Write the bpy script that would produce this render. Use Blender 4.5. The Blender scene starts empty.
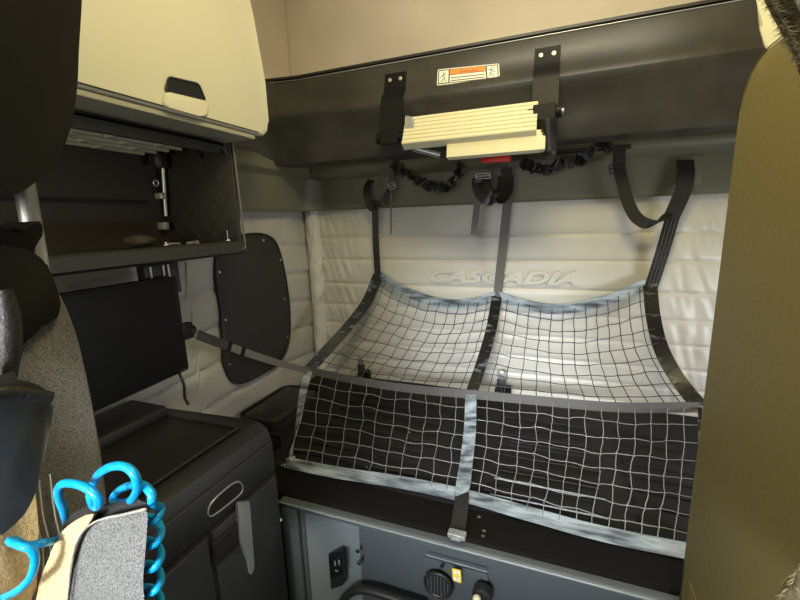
import bpy, bmesh, math, random
import numpy as np
from mathutils import Vector, Matrix, noise
random.seed(7)
S = bpy.context.scene
COL = S.collection

# ------------------------------------------------------------------ camera
F = 405.0
YAW, PITCH, ROLL = math.radians(21.2), math.radians(-11.2), math.radians(1.8)
CAM = Vector((0, 0, 1.70))
fwd = Vector((-math.sin(YAW)*math.cos(PITCH), math.cos(YAW)*math.cos(PITCH), math.sin(PITCH)))
r0 = Vector((math.cos(YAW), math.sin(YAW), 0)); u0 = r0.cross(fwd)
RT = r0*math.cos(ROLL) - u0*math.sin(ROLL); UP = u0*math.cos(ROLL) + r0*math.sin(ROLL)
cd = bpy.data.cameras.new('camera'); cam = bpy.data.objects.new('camera', cd); COL.objects.link(cam)
cam.matrix_world = Matrix(((RT.x, UP.x, -fwd.x, CAM.x), (RT.y, UP.y, -fwd.y, CAM.y), (RT.z, UP.z, -fwd.z, CAM.z), (0, 0, 0, 1)))
cd.sensor_fit = 'HORIZONTAL'; cd.sensor_width = 36; cd.lens = 36*F/800; cd.clip_start = 0.02
S.camera = cam

def at(px, py, x=None, y=None, z=None):
    """world point where the sight line through a photo point meets a plane of the cab"""
    d = fwd*F + RT*(px-400) - UP*(py-300)
    if y is not None: t = (y-CAM.y)/d.y
    elif x is not None: t = (x-CAM.x)/d.x
    else: t = (z-CAM.z)/d.z
    return CAM + d*t

# ------------------------------------------------------------------ light
S.view_settings.view_transform = 'Standard'; S.view_settings.look = 'None'
S.view_settings.gamma = 1; S.view_settings.use_curve_mapping = False
S.view_settings.exposure = 0.0
w = bpy.data.worlds.new('world'); S.world = w; w.use_nodes = True
w.node_tree.nodes['Background'].inputs[0].default_value = (0.80, 0.90, 1.0, 1)
w.node_tree.nodes['Background'].inputs[1].default_value = 0.45

def area(name, loc, target, size, sizey, power, color):
    l = bpy.data.lights.new(name, 'AREA'); l.shape = 'RECTANGLE'; l.size = size; l.size_y = sizey
    l.energy = power; l.color = color
    o = bpy.data.objects.new(name, l); COL.objects.link(o); o.location = loc
    o.rotation_euler = (Vector(target)-Vector(loc)).to_track_quat('-Z', 'Y').to_euler()
    return o
area('windshield_light', (-0.2, -1.7, 1.75), (-0.3, 2.0, 0.9), 1.9, 0.7, 17, (1.0, 0.97, 0.86))
sb = area('windshield_added_beam', (-0.15, -1.75, 1.95), (-0.28, 2.1, 0.70), 1.1, 0.4, 6.5, (0.86, 0.92, 1.0)); sb.data.spread = math.radians(26)  # added narrow beam through the windshield, aimed to brighten the lower wall
area('bunk_highlight_fill', (0.0, 1.12, 2.86), (-0.1, 1.6, 2.2), 0.9, 0.3, 5, (1.0, 0.95, 0.8))  # added fill that puts highlights on the upper bunk; no hatch is built
area('bunk_side_fill', (1.10, 1.35, 1.12), (-0.3, 2.0, 0.85), 0.5, 0.25, 11.5, (0.88, 0.93, 1.0))  # added cool fill behind the wardrobe for the lower wall; no window is built
area('dome_light', (0.05, 0.45, 2.85), (-0.1, 1.7, 1.9), 0.5, 0.3, 25, (1.0, 0.87, 0.42))
area('passenger_window_light', (-0.95, -0.75, 1.75), (-0.4, 0.45, 1.35), 0.5, 0.5, 5, (1.0, 0.84, 0.55))

# ------------------------------------------------------------------ materials
def mat(name, col, rough=0.6, metal=0.0, bump=0.0, bscale=400.0, var=0.0, vscale=8.0, spec=0.5, col2=None, coat=0.0, sheen=0.0, wave=None, ramp=(.38, .62), stretch=None):
    m = bpy.data.materials.new(name); m.use_nodes = True
    nt = m.node_tree; b = nt.nodes['Principled BSDF']
    b.inputs['Roughness'].default_value = rough; b.inputs['Metallic'].default_value = metal
    b.inputs['Specular IOR Level'].default_value = spec
    if coat: b.inputs['Coat Weight'].default_value = coat
    if sheen: b.inputs['Sheen Weight'].default_value = sheen
    tc = nt.nodes.new('ShaderNodeTexCoord')
    c = (*col, 1)
    if var or col2:
        n = nt.nodes.new('ShaderNodeTexNoise'); n.inputs['Scale'].default_value = vscale; n.inputs['Detail'].default_value = 5
        src = tc.outputs['Object']
        if stretch:
            mp = nt.nodes.new('ShaderNodeMapping'); mp.inputs['Scale'].default_value = stretch; nt.links.new(src, mp.inputs['Vector']); src = mp.outputs['Vector']
        nt.links.new(src, n.inputs['Vector'])
        r = nt.nodes.new('ShaderNodeValToRGB')
        r.color_ramp.elements[0].position = ramp[0]; r.color_ramp.elements[1].position = ramp[1]
        if col2: a0, a1 = c, (*col2, 1)
        else: a0 = (*[v*(1-var) for v in col], 1); a1 = (*[min(1, v*(1+var)) for v in col], 1)
        r.color_ramp.elements[0].color = a0; r.color_ramp.elements[1].color = a1
        nt.links.new(n.outputs['Fac'], r.inputs['Fac']); nt.links.new(r.outputs['Color'], b.inputs['Base Color'])
    else: b.inputs['Base Color'].default_value = c
    if bump:
        if wave:
            n = nt.nodes.new('ShaderNodeTexWave'); n.inputs['Scale'].default_value = wave; n.inputs['Distortion'].default_value = 2.0
        else:
            n = nt.nodes.new('ShaderNodeTexNoise'); n.inputs['Scale'].default_value = bscale; n.inputs['Detail'].default_value = 3
        nt.links.new(tc.outputs['Object'], n.inputs['Vector'])
        bp = nt.nodes.new('ShaderNodeBump'); bp.inputs['Strength'].default_value = bump; bp.inputs['Distance'].default_value = 0.002
        nt.links.new(n.outputs[0], bp.inputs['Height']); nt.links.new(bp.outputs['Normal'], b.inputs['Normal'])
    return m
M = {}
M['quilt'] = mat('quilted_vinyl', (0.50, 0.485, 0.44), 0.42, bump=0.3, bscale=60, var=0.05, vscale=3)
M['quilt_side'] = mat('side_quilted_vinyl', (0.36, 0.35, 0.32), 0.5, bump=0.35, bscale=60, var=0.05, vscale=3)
M['headliner'] = mat('beige_headliner', (0.57, 0.50, 0.42), 0.85, bump=0.15, bscale=600, var=0.07, vscale=2.5)
M['header'] = mat('dark_header_plastic', (0.125, 0.125, 0.082), 0.5, bump=0.15, bscale=500)
M['bunk'] = mat('black_moulded_plastic', (0.040, 0.038, 0.033), 0.32, bump=0.22, bscale=260, var=0.2, vscale=5)
M['black'] = mat('black_plastic', (0.016, 0.016, 0.016), 0.4, bump=0.1, bscale=500)
M['gloss'] = mat('gloss_black_plastic', (0.006, 0.006, 0.007), 0.5, spec=0.2)
M['screen'] = mat('dark_screen', (0.003, 0.003, 0.0035), 0.4, spec=0.15)
M['gap'] = mat('deep_black', (0.004, 0.004, 0.004), 0.8)
M['cream'] = mat('cream_plastic', (0.64, 0.61, 0.45), 0.42, bump=0.1, bscale=350)
M['shelfin'] = mat('brown_black_lining', (0.035, 0.028, 0.020), 0.7, bump=0.2, bscale=500)
M['shelf'] = mat('olive_black_plastic', (0.022, 0.023, 0.017), 0.5, bump=0.15, bscale=500)
M['grille'] = mat('olive_grille_plastic', (0.36, 0.36, 0.25), 0.5)
M['carpet'] = mat('black_carpet', (0.006, 0.0055, 0.005), 0.95, bump=0.8, bscale=700, spec=0.1)
M['deck'] = mat('black_deck_board', (0.009, 0.009, 0.0095), 0.8, bump=0.4, bscale=400, spec=0.25)
M['cab'] = mat('charcoal_textured_plastic', (0.021, 0.022, 0.0245), 0.45, bump=0.3, bscale=500)
M['cabtop'] = mat('charcoal_worktop', (0.011, 0.0105, 0.010), 0.5, bump=0.3, bscale=500)
M['panel'] = mat('grey_painted_plastic', (0.16, 0.18, 0.18), 0.35, bump=0.08, bscale=400)
M['lip'] = mat('warm_grey_plastic', (0.34, 0.32, 0.24), 0.5)
M['panel2'] = mat('slate_grey_plastic', (0.062, 0.072, 0.075), 0.55, bump=0.08, bscale=400)
M['chrome'] = mat('chrome', (0.75, 0.75, 0.75), 0.18, 1.0)
M['alu'] = mat('brushed_metal', (0.55, 0.55, 0.50), 0.42, 0.7)
M['satin'] = mat('satin_grey_metal', (0.42, 0.43, 0.44), 0.3, 0.6)
M['tread'] = mat('cream_ribbed_tread', (0.66, 0.61, 0.42), 0.5)
M['strap'] = mat('black_webbing', (0.022, 0.022, 0.021), 0.27, bump=0.5, wave=160)
M['strapgrey'] = mat('grey_webbing', (0.13, 0.125, 0.12), 0.5, bump=0.5, wave=160)
M['strapglare'] = mat('webbing_painted_glare', (0.05, 0.06, 0.07), 0.28, col2=(0.36, 0.42, 0.47), vscale=24, ramp=(.36, .62), stretch=(.3, 1.5, 1.8))  # pale tone is glare painted into the dark webbing, with moire blotches
M['strapmix'] = mat('black_webbing_painted_glare', (0.008, 0.008, 0.008), 0.25, col2=(0.16, 0.19, 0.21), vscale=26, bump=0.4, wave=160, ramp=(.56, .74), stretch=(.5, 1, 1.6))  # pale blotches are glare painted onto black webbing
M['net'] = mat('net_cord', (0.035, 0.035, 0.037), 0.5)
M['netlit'] = mat('net_cord_painted_lit', (0.22, 0.215, 0.21), 0.5)  # same cord as the upper net, the light on it put into the colour
M['red'] = mat('red_plastic', (0.62, 0.03, 0.02), 0.4)
M['orange'] = mat('orange_print', (0.85, 0.24, 0.03), 0.5)
M['white'] = mat('white_print', (0.72, 0.70, 0.62), 0.5)
M['yellow'] = mat('yellow_print', (0.80, 0.56, 0.05), 0.5)
M['ink'] = mat('dark_print', (0.03, 0.03, 0.03), 0.6)
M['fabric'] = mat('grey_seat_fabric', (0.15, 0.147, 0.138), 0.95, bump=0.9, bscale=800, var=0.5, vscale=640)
M['fabsun'] = mat('seat_fabric_painted_sun', (0.50, 0.38, 0.20), 0.95, bump=0.9, bscale=420, var=0.15, vscale=200)  # seat fabric with warm sunlight painted into its colour
M['leather'] = mat('black_leather', (0.018, 0.0175, 0.017), 0.45, bump=0.7, bscale=230)
M['headrest'] = mat('black_headrest_fabric', (0.009, 0.0085, 0.0075), 0.8, bump=0.3, bscale=500, spec=0.15)
M['vinyl'] = mat('dark_blue_grey_vinyl', (0.036, 0.038, 0.041), 0.4, bump=0.15, bscale=60)
M['hose'] = mat('blue_air_hose', (0.005, 0.33, 0.72), 0.28)
M['wardrobe'] = mat('olive_wardrobe_laminate', (0.235, 0.195, 0.072), 0.55, bump=0.15, bscale=500, var=0.05, vscale=120)
M['fur'] = mat('tan_fleece', (0.24, 0.19, 0.08), 0.95, var=0.5, vscale=90)
M['furdark'] = mat('dark_fleece', (0.22, 0.18, 0.10), 0.95)
M['thread'] = mat('pale_stitching', (0.32, 0.30, 0.25), 0.8)
M['cover'] = mat('charcoal_vinyl_cover', (0.016, 0.015, 0.0145), 0.6, bump=0.2, bscale=500)

# ------------------------------------------------------------------ helpers
def finish(name, bm, m, parent=None, sharp=38):
    bmesh.ops.recalc_face_normals(bm, faces=bm.faces)
    for f in bm.faces: f.smooth = True
    for e in bm.edges:
        if len(e.link_faces) == 2 and e.calc_face_angle(0) > math.radians(sharp): e.smooth = False
    me = bpy.data.meshes.new(name); bm.to_mesh(me); bm.free()
    me.materials.append(M[m] if isinstance(m, str) else m)
    o = bpy.data.objects.new(name, me); COL.objects.link(o)
    if parent is not None: setp(o, parent)
    return o
def world_of(o):
    mtx = o.matrix_basis.copy()
    p = o.parent
    if p is not None: mtx = world_of(p) @ o.matrix_parent_inverse @ mtx
    return mtx
def setp(o, parent):
    o.parent = parent; o.matrix_parent_inverse = world_of(parent).inverted()
def thing(name, label, cat, loc=(0, 0, 0), group=None):
    o = bpy.data.objects.new(name, None); COL.objects.link(o); o.location = loc; o.empty_display_size = 0.05
    o['label'] = label; o['category'] = cat
    if group: o['group'] = group
    return o
def tag(o, label, cat, group=None):
    o['label'] = label; o['category'] = cat
    if group: o['group'] = group
    return o
def struct(o, label=None):
    o['kind'] = 'structure'
    if label: o['label'] = label; 
    return o
def a_box(bm, lo, hi, bev=0.0, seg=2):
    lo, hi = Vector(lo), Vector(hi)
    r = bmesh.ops.create_cube(bm, size=1.0)
    for v in r['verts']: v.co = Vector(((lo[i]+hi[i])/2 + v.co[i]*(hi[i]-lo[i]) for i in range(3)))
    if bev:
        es = {e for v in r['verts'] for e in v.link_edges}
        bmesh.ops.bevel(bm, geom=list(es), offset=bev, segments=seg, profile=0.5, affect='EDGES')
def box(name, lo, hi, m, parent=None, bev=0.003, seg=2):
    bm = bmesh.new(); a_box(bm, lo, hi, bev, seg); return finish(name, bm, m, parent)
def boxes(name, lst, m, parent=None, bev=0.0):
    bm = bmesh.new()
    for lo, hi in lst: a_box(bm, lo, hi, bev, 1)
    return finish(name, bm, m, parent)
def a_prism(bm, pts, vec, bev=0.0, seg=3):
    vec = Vector(vec)
    a = [bm.verts.new(Vector(p)) for p in pts]; b = [bm.verts.new(Vector(p)+vec) for p in pts]
    n = len(a); fs = [bm.faces.new(a), bm.faces.new(b[::-1])]
    for i in range(n): fs.append(bm.faces.new((a[i], a[(i+1) % n], b[(i+1) % n], b[i])))
    if bev:
        es = [e for f in fs[:2] for e in f.edges]
        bmesh.ops.bevel(bm, geom=es, offset=bev, segments=seg, profile=0.5, affect='EDGES', clamp_overlap=True)
def prism(name, pts, vec, m, parent=None, bev=0.004, seg=3, sharp=38):
    bm = bmesh.new(); a_prism(bm, pts, vec, bev, seg); return finish(name, bm, m, parent, sharp)
def smooth_path(pts, n=8, closed=False):
    """Catmull-Rom through the points"""
    P = [Vector(p) for p in pts]; out = []; N = len(P)
    rng = range(N) if closed else range(N-1)
    for i in rng:
        p0 = P[(i-1) % N] if closed or i > 0 else P[0]*2-P[1]
        p1 = P[i]; p2 = P[(i+1) % N]
        p3 = P[(i+2) % N] if closed or i+2 < N else P[-1]*2-P[-2]
        for k in range(n):
            t = k/n
            out.append(0.5*((2*p1)+(p2-p0)*t+(2*p0-5*p1+4*p2-p3)*t*t+(3*p1-p0-3*p2+p3)*t**3))
    if not closed: out.append(P[-1])
    return out
def a_tube(bm, pts, r, n=8, closed=False, cap=True):
    P = [Vector(p) for p in pts]; N = len(P)
    rs = r if isinstance(r, (list, tuple)) else [r]*N
    T = []
    for i in range(N):
        a = P[(i-1) % N] if closed or i > 0 else P[i]; b = P[(i+1) % N] if closed or i < N-1 else P[i]
        d = (b-a); T.append(d.normalized() if d.length > 1e-9 else Vector((0, 0, 1)))
    nrm = T[0].orthogonal().normalized(); rings = []
    for i in range(N):
        nrm = (nrm - T[i]*nrm.dot(T[i]))
        nrm = nrm.normalized() if nrm.length > 1e-6 else T[i].orthogonal().normalized()
        bn = T[i].cross(nrm)
        rings.append([bm.verts.new(P[i]+(nrm*math.cos(2*math.pi*k/n)+bn*math.sin(2*math.pi*k/n))*rs[i]) for k in range(n)])
    for i in range(N if closed else N-1):
        A, B = rings[i], rings[(i+1) % N]
        for k in range(n): bm.faces.new((A[k], A[(k+1) % n], B[(k+1) % n], B[k]))
    if cap and not closed:
        bm.faces.new(rings[0][::-1]); bm.faces.new(rings[-1])
def tube(name, pts, r, m, parent=None, n=8, closed=False):
    bm = bmesh.new(); a_tube(bm, pts, r, n, closed); return finish(name, bm, m, parent, 60)
def a_ribbon(bm, pts, width, wd, th=0.0025):
    """webbing: a strip of given width along pts; wd = width direction (one or one per point)"""
    P = [Vector(p) for p in pts]; N = len(P)
    W = [Vector(v) for v in wd] if isinstance(wd, list) else [Vector(wd)]*N
    ws = width if isinstance(width, list) else [width]*N
    rings = []
    for i in range(N):
        t = (P[min(i+1, N-1)]-P[max(i-1, 0)]).normalized()
        wv = W[i]-t*W[i].dot(t); wv = wv.normalized() if wv.length > 1e-6 else t.orthogonal().normalized()
        nn = t.cross(wv).normalized()
        h = ws[i]/2
        rings.append([bm.verts.new(P[i]+wv*a*h+nn*b*th/2) for a, b in ((-1, -1), (1, -1), (1, 1), (-1, 1))])
    for i in range(N-1):
        A, B = rings[i], rings[i+1]
        for k in range(4): bm.faces.new((A[k], A[(k+1) % 4], B[(k+1) % 4], B[k]))
    bm.faces.new(rings[0][::-1]); bm.faces.new(rings[-1])
def ribbon(name, pts, width, wd, m, parent=None, th=0.0025):
    bm = bmesh.new(); a_ribbon(bm, pts, width, wd, th); return finish(name, bm, m, parent, 50)
def a_disc(bm, c, axis, r, h, n=16, bev=0.0):
    axis = Vector(axis).normalized(); u = axis.orthogonal().normalized(); v = axis.cross(u)
    c = Vector(c)
    a_prism(bm, [c+(u*math.cos(2*math.pi*k/n)+v*math.sin(2*math.pi*k/n))*r for k in range(n)], axis*h, bev, 2)
def disc(name, c, axis, r, h, m, parent=None, n=16, bev=0.0):
    bm = bmesh.new(); a_disc(bm, c, axis, r, h, n, bev); return finish(name, bm, m, parent)
def a_ball(bm, c, r, sc=(1, 1, 1), seg=12):
    q = bmesh.ops.create_uvsphere(bm, u_segments=seg, v_segments=seg//2+2, radius=r)
    for v in q['verts']: v.co = Vector((v.co.x*sc[0], v.co.y*sc[1], v.co.z*sc[2]))+Vector(c)
def grid(name, fn, nu, nv, m, parent=None, back=None):
    bm = bmesh.new(); V = [[bm.verts.new(fn(i/nu, j/nv)) for j in range(nv+1)] for i in range(nu+1)]
    for i in range(nu):
        for j in range(nv): bm.faces.new((V[i][j], V[i+1][j], V[i+1][j+1], V[i][j+1]))
    if back is not None:
        bk = Vector(back)
        r = bmesh.ops.extrude_face_region(bm, geom=list(bm.faces))
        for v in r['geom']:
            if isinstance(v, bmesh.types.BMVert): v.co += bk
    return finish(name, bm, m, parent, 60)
def rounded(pts, r=0.02, n=4):
    """round the corners of a 3-D polygon"""
    P = [Vector(p) for p in pts]; out = []
    for i, p in enumerate(P):
        a, b = P[i-1], P[(i+1) % len(P)]
        rr = min(r, (a-p).length*0.45, (b-p).length*0.45)
        s = p+(a-p).normalized()*rr; e = p+(b-p).normalized()*rr
        for k in range(n+1):
            t = k/n; out.append(s*(1-t)**2+p*2*t*(1-t)+e*t*t)
    return out
def text(name, body, origin, xdir, ydir, height, m, parent=None, extrude=0.0006, width=None, shear=0.0, offset=0.0, bevel=0.0):
    c = bpy.data.curves.new(name, 'FONT'); c.body = body; c.size = height/0.72; c.extrude = extrude; c.shear = shear
    c.offset = offset; c.bevel_depth = bevel; c.resolution_u = 3
    o = bpy.data.objects.new(name, c); COL.objects.link(o)
    bpy.context.view_layer.update()
    sx = 1.0
    if width: sx = width/max(o.dimensions.x, 1e-4)
    X = Vector(xdir).normalized(); Y = Vector(ydir); Y = (Y-X*Y.dot(X)).normalized(); Z = X.cross(Y)
    c.materials.append(M[m]) 
    me = bpy.data.meshes.new_from_object(o)
    bpy.data.objects.remove(o)
    mw = Matrix(((X.x*sx, Y.x, Z.x, origin[0]), (X.y*sx, Y.y, Z.y, origin[1]), (X.z*sx, Y.z, Z.z, origin[2]), (0, 0, 0, 1)))
    me.transform(mw)
    o = bpy.data.objects.new(name, me); COL.objects.link(o)
    if parent is not None: setp(o, parent)
    return o

YB, XL, XR = 2.10, -1.38, 1.15
# ------------------------------------------------------------------ structure
struct(box('floor', (XL-.05, -2.0, -0.05), (XR+.05, YB+.05, 0), 'carpet', bev=0))
struct(box('ceiling', (XL-.12, -0.9, 2.92), (XR+.05, YB+.05, 2.97), 'headliner', bev=0))
struct(box('wall_right', (XR, -0.9, 0), (XR+.05, YB+.05, 2.92), 'headliner', bev=0))
wb = struct(box('wall_back', (XL-.12, YB+.03, 0), (XR, YB+.08, 2.92), 'headliner', bev=0))
wl = struct(box('wall_left', (XL-.12, -0.9, 0), (XL-.065, YB+.03, 2.92), 'headliner', bev=0))
SE = [0.70, 0.80, 0.89, 0.985, 1.10, 1.215, 1.34, 1.483, 1.61, 1.79]
def puff(z, seams):
    for a, b in zip(seams, seams[1:]):
        if a <= z <= b:
            t = (z-a)/(b-a); return (1-abs(2*t-1)**8.0)
    return 0
def quilt_back(u, v):
    x = -1.33 + u*(XR+1.33); z = 0.70 + v*1.09
    h = puff(z, SE)
    # creases run down into the seams near the panel ends
    end = math.exp(-((x+1.25)/0.22)**2) + math.exp(-((x-0.62)/0.16)**2)
    n = noise.noise(Vector((x*34+z*9, z*7, 3.1)))*1.1*min(1, end*1.6)+noise.noise(Vector((x*5, z*9, 7)))*.8*(.15 if 1.34 < z < 1.49 and -.8 < x < .25 else 1)
    return Vector((x, YB - 0.002 - 0.009*h - 0.0060*n*(0.3+end)*h, z))
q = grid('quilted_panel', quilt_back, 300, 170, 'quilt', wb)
SL = [0.5, 0.72, 0.90, 1.075, 1.235, 1.40, 1.56, 1.79]
def quilt_left(u, v):
    y = -0.2 + u*(2.28); ztop = 1.79 if y > 1.21 else 1.592; z = 0.74 + v*(ztop-0.74)
    h = puff(z + 0.03*math.sin(y*3.0), SL)
    n = noise.noise(Vector((y*14, z*5, 9.1)))*0.6+noise.noise(Vector((y*4, z*8, 2)))
    return Vector((XL - 0.022 + 0.014*h + 0.010*n, y, z))
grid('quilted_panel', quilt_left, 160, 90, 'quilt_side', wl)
# padded roll in the corner of the two quilted walls
def roll(u, v):
    z = 0.74 + v*1.04; a = -math.pi*0.95 + u*math.pi*0.95
    n = noise.noise(Vector((u*6, z*16, 1.7)))*0.006
    r = 0.042+n
    return Vector((-1.345+0.0*z+math.cos(a)*r*1.05, YB-0.01+math.sin(a)*r, z))
grid('corner_roll', roll, 24, 120, 'quilt', wb)
# embossed name in the quilting
X0, X1 = at(426, 275, y=2.07), at(576, 280, y=2.07)
text('lettering', 'CASCADIA', (X0.x, 2.0805, 1.370), (1, 0, 0), (0, 0, 1), 0.062, 'quilt', wb, extrude=0.005, width=X1.x-X0.x, shear=0.35, offset=0.0025, bevel=0.0018)

# dark moulded header that runs round above the quilting
prof = [(2.12, 1.765), (2.055, 1.765), (2.045, 1.775), (2.035, 1.90), (2.035, 1.925), (1.985, 1.945), (1.97, 1.965), (1.97, 1.985), (2.0, 2.02), (2.12, 2.06)]
tr = struct(prism('trim_1', [(XL, y, z) for y, z in prof], (XR-XL, 0, 0), 'header', bev=0))
boxes('slot', [((-0.02, 1.965, 1.957), (0.27, 1.972, 1.964)), ((-0.02, 1.966, 1.968), (0.27, 1.972, 1.973))], 'gap', tr)
prof2 = [(XL-.04, 1.762), (-1.335, 1.762), (-1.325, 1.775), (-1.30, 1.93), (-1.27, 1.955), (-1.27, 1.99), (-1.33, 2.03), (XL-.04, 2.05)]
struct(prism('trim_2', [(x, 1.21, z) for x, z in prof2], (0, 0.84, 0), 'header', bev=0))
# rounded inside corner of the header
def hc(u, v):
    a = u*math.pi/2; z = 1.766+v*0.17; r = 0.11-0.03*v
    cx, cy = -1.33+0.03*v+r, 2.045-0.01*v-r
    return Vector((cx-math.cos(a)*r, cy+math.sin(a)*r, z))
grid('corner_moulding', hc, 12, 6, 'header', tr)
for px, py in ((386, 195), (690, 175), (500, 180)):    # moulded recess plates the straps come from
    c = at(px, py, y=2.03)
    prism('anchor_plate', rounded([(c.x-0.045, 2.038, 1.80), (c.x+0.045, 2.038, 1.80), (c.x+0.045, 2.038, 1.92), (c.x-0.045, 2.038, 1.92)], 0.02), (0, -0.008, 0), 'header', tr, bev=0.003)
# seam in the upper liner
tube('liner_seam', [(-1.440, 2.125, 2.0), (-1.440, 2.125, 2.9)], 0.003, 'headliner', wb)

# ------------------------------------------------------------------ upper bunk, folded up
ub = thing('upper_bunk', 'black moulded upper bunk folded against the rear wall, carrying a warning sticker', 'bunk', (-0.4, 1.7, 1.98))
bp = [(1.735, 2.345), (1.705, 2.340), (1.695, 2.325), (1.688, 2.27), (1.672, 2.215), (1.655, 2.195), (1.648, 2.175), (1.655, 2.150), (1.675, 2.125), (1.70, 2.05), (1.715, 1.985), (1.72, 1.975), (1.86, 1.975), (1.86, 2.10), (1.80, 2.345)]
def sweep(name, prof, path, m, parent, sharp=30):
    """prof = (offset towards camera side y, z); path = list of (x, dy)"""
    bm = bmesh.new(); rings = []
    for x, dy in path: rings.append([bm.verts.new((x, y+dy, z)) for y, z in prof])
    n = len(prof)
    for A, B in zip(rings, rings[1:]):
        for k in range(n): bm.faces.new((A[k], A[(k+1) % n], B[(k+1) % n], B[k]))
    bm.faces.new(rings[0][::-1]); bm.faces.new(rings[-1])
    return finish(name, bm, m, parent, sharp)
path = [(-1.395, -0.17), (-1.36, -0.12), (-1.30, -0.055), (-1.22, -0.015), (-1.12, 0), (-0.6, 0), (0, 0), (0.6, 0), (1.12, 0)]
sweep('shell', bp, path, 'bunk', ub)
sweep('top_lip', [(1.740, 2.352), (1.692, 2.350), (1.690, 2.340), (1.740, 2.340)], [(-1.31, -0.03), (-1.12, 0), (1.12, 0)], 'black', ub)
tube('piping', [(-1.30, 1.660, 2.329), (-1.12, 1.697, 2.333), (0, 1.697, 2.333), (1.1, 1.697, 2.333)], 0.0022, 'satin', ub)
box('end_bracket', (-1.345, 1.60, 2.22), (-1.30, 1.66, 2.40), 'black', ub, 0.004)
# warning sticker on the sloping face
sl = [at(438, 70, y=1.683), at(499, 64, y=1.683), at(500, 79, y=1.672), at(437, 86, y=1.672)]
def bilin(c, u, v):   # u right, v down
    return (c[0]*(1-u)+c[1]*u)*(1-v)+(c[3]*(1-u)+c[2]*u)*v
nrm = (sl[1]-sl[0]).cross(sl[3]-sl[0]).normalized()
if nrm.y > 0: nrm = -nrm
off = nrm*0.004
def patch(name, u0, v0, u1, v1, m, parent, d, th=0.0008, c=sl, n=nrm):
    return prism(name, [bilin(c, *p)+n*d for p in ((u0, v0), (u1, v0), (u1, v1), (u0, v1))], n*th, m, parent, bev=0)
lb = prism('warning_label', rounded([p+nrm*0.003 for p in sl], 0.006), nrm*0.001, 'white', ub, bev=0)
lb['label'] = 'small white and orange warning sticker'
patch('border', .015, .06, .985, .94, 'ink', lb, 0.0042, 0.0003)
patch('picture_panel', .03, .12, .19, .88, 'white', lb, 0.0046, 0.0003)
patch('picture_panel', .81, .12, .97, .88, 'white', lb, 0.0046, 0.0003)
patch('header_band', .21, .10, .79, .40, 'orange', lb, 0.0046, 0.0003)
patch('text_panel', .21, .44, .79, .90, 'white', lb, 0.0046, 0.0003)
o0 = bilin(sl, .37, .37)+nrm*0.0052
text('lettering', 'WARNING', o0, sl[1]-sl[0], sl[0]-sl[3], 0.010, 'ink', lb, extrude=0.0002, width=(sl[1]-sl[0]).length*0.30)
for r_ in (.60, .78):
    prism('text_line', [bilin(sl, *p)+nrm*0.005 for p in ((.23, r_), (.77, r_), (.77, r_+.05), (.23, r_+.05))], nrm*0.0002, 'ink', lb, bev=0)
def stick(u, v, s, parent):
    pts = [[(0, -.25), (.02, .05)], [(.02, .05), (-.03, .3)], [(.02, .05), (.05, .28)], [(0, -.12), (-.05, .02)], [(0, -.12), (.05, -.2)]]
    bm = bmesh.new()
    for a, b in pts: a_tube(bm, [bilin(sl, u+a[0]*s, v+a[1])+nrm*0.0052, bilin(sl, u+b[0]*s, v+b[1])+nrm*0.0052], 0.0012, 5)
    a_ball(bm, bilin(sl, u+.01, v-.30)+nrm*0.0052, 0.002, seg=8)
    finish('pictogram', bm, 'ink', parent)
stick(.10, .52, 1, lb); stick(.885, .52, -1, lb)

# ------------------------------------------------------------------ folding ladder under the bunk
ld = thing('folding_ladder', 'cream ribbed folding ladder hung from two black brackets on the upper bunk', 'ladder', (-0.3, 1.6, 1.98))
def bracket(pxl, pxr, ptop, pbot, hz):
    # strap plate following the bunk face, then a hinge barrel
    xa, xb = at(pxl, (ptop+pbot)/2, y=1.65).x, at(pxr, (ptop+pbot)/2, y=1.65).x
    pr = [(1.692, 2.29), (1.680, 2.24), (1.668, 2.212), (1.642, 2.19), (1.636, 2.17), (1.632, 2.10), (1.622, hz+.012)]
    bm = bmesh.new(); rings = []
    for y, z in pr:
        rings.append([bm.verts.new(v) for v in ((xa, y, z), (xb, y, z), (xb, y-0.009, z-0.001), (xa, y-0.009, z-0.001))])
    for A, B in zip(rings, rings[1:]):
        for k in range(4): bm.faces.new((A[k], A[(k+1) % 4], B[(k+1) % 4], B[k]))
    bm.faces.new(rings[0][::-1]); bm.faces.new(rings[-1])
    b = finish('bracket', bm, 'gloss', ld, 40)
    for x in (xa+(xb-xa)*.25, xa+(xb-xa)*.75):
        bm = bmesh.new(); a_disc(bm, (x, 1.678, 2.262), (0, -1, 0.15), 0.008, 0.004, 16, 0.0015); a_disc(bm, (x, 1.672, 2.263), (0, -1, .15), 0.004, 0.003, 6)
        finish('screw', bm, 'alu', b)
    h = tube('hinge', [(xa-0.012, 1.606, hz), (xb+0.012, 1.606, hz)], 0.021, 'gloss', b, 16)
    for x in (xa-0.018, xb+0.010): disc('hinge_pin', (x, 1.606, hz), (1, 0, 0), 0.010, 0.010, 'satin', b, 12, 0.002)
    boxes('hinge_leaf', [((xa+.006, 1.582, hz-.028), (xb-.006, 1.597, hz+.025))], 'gloss', b, 0.003)
    return xa, xb
LA = bracket(383, 404, 72, 130, 2.025); LB = bracket(533, 559, 46, 130, 2.052)
xa, xb = LA[1]+0.022, LB[0]-0.004+0.035
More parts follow.
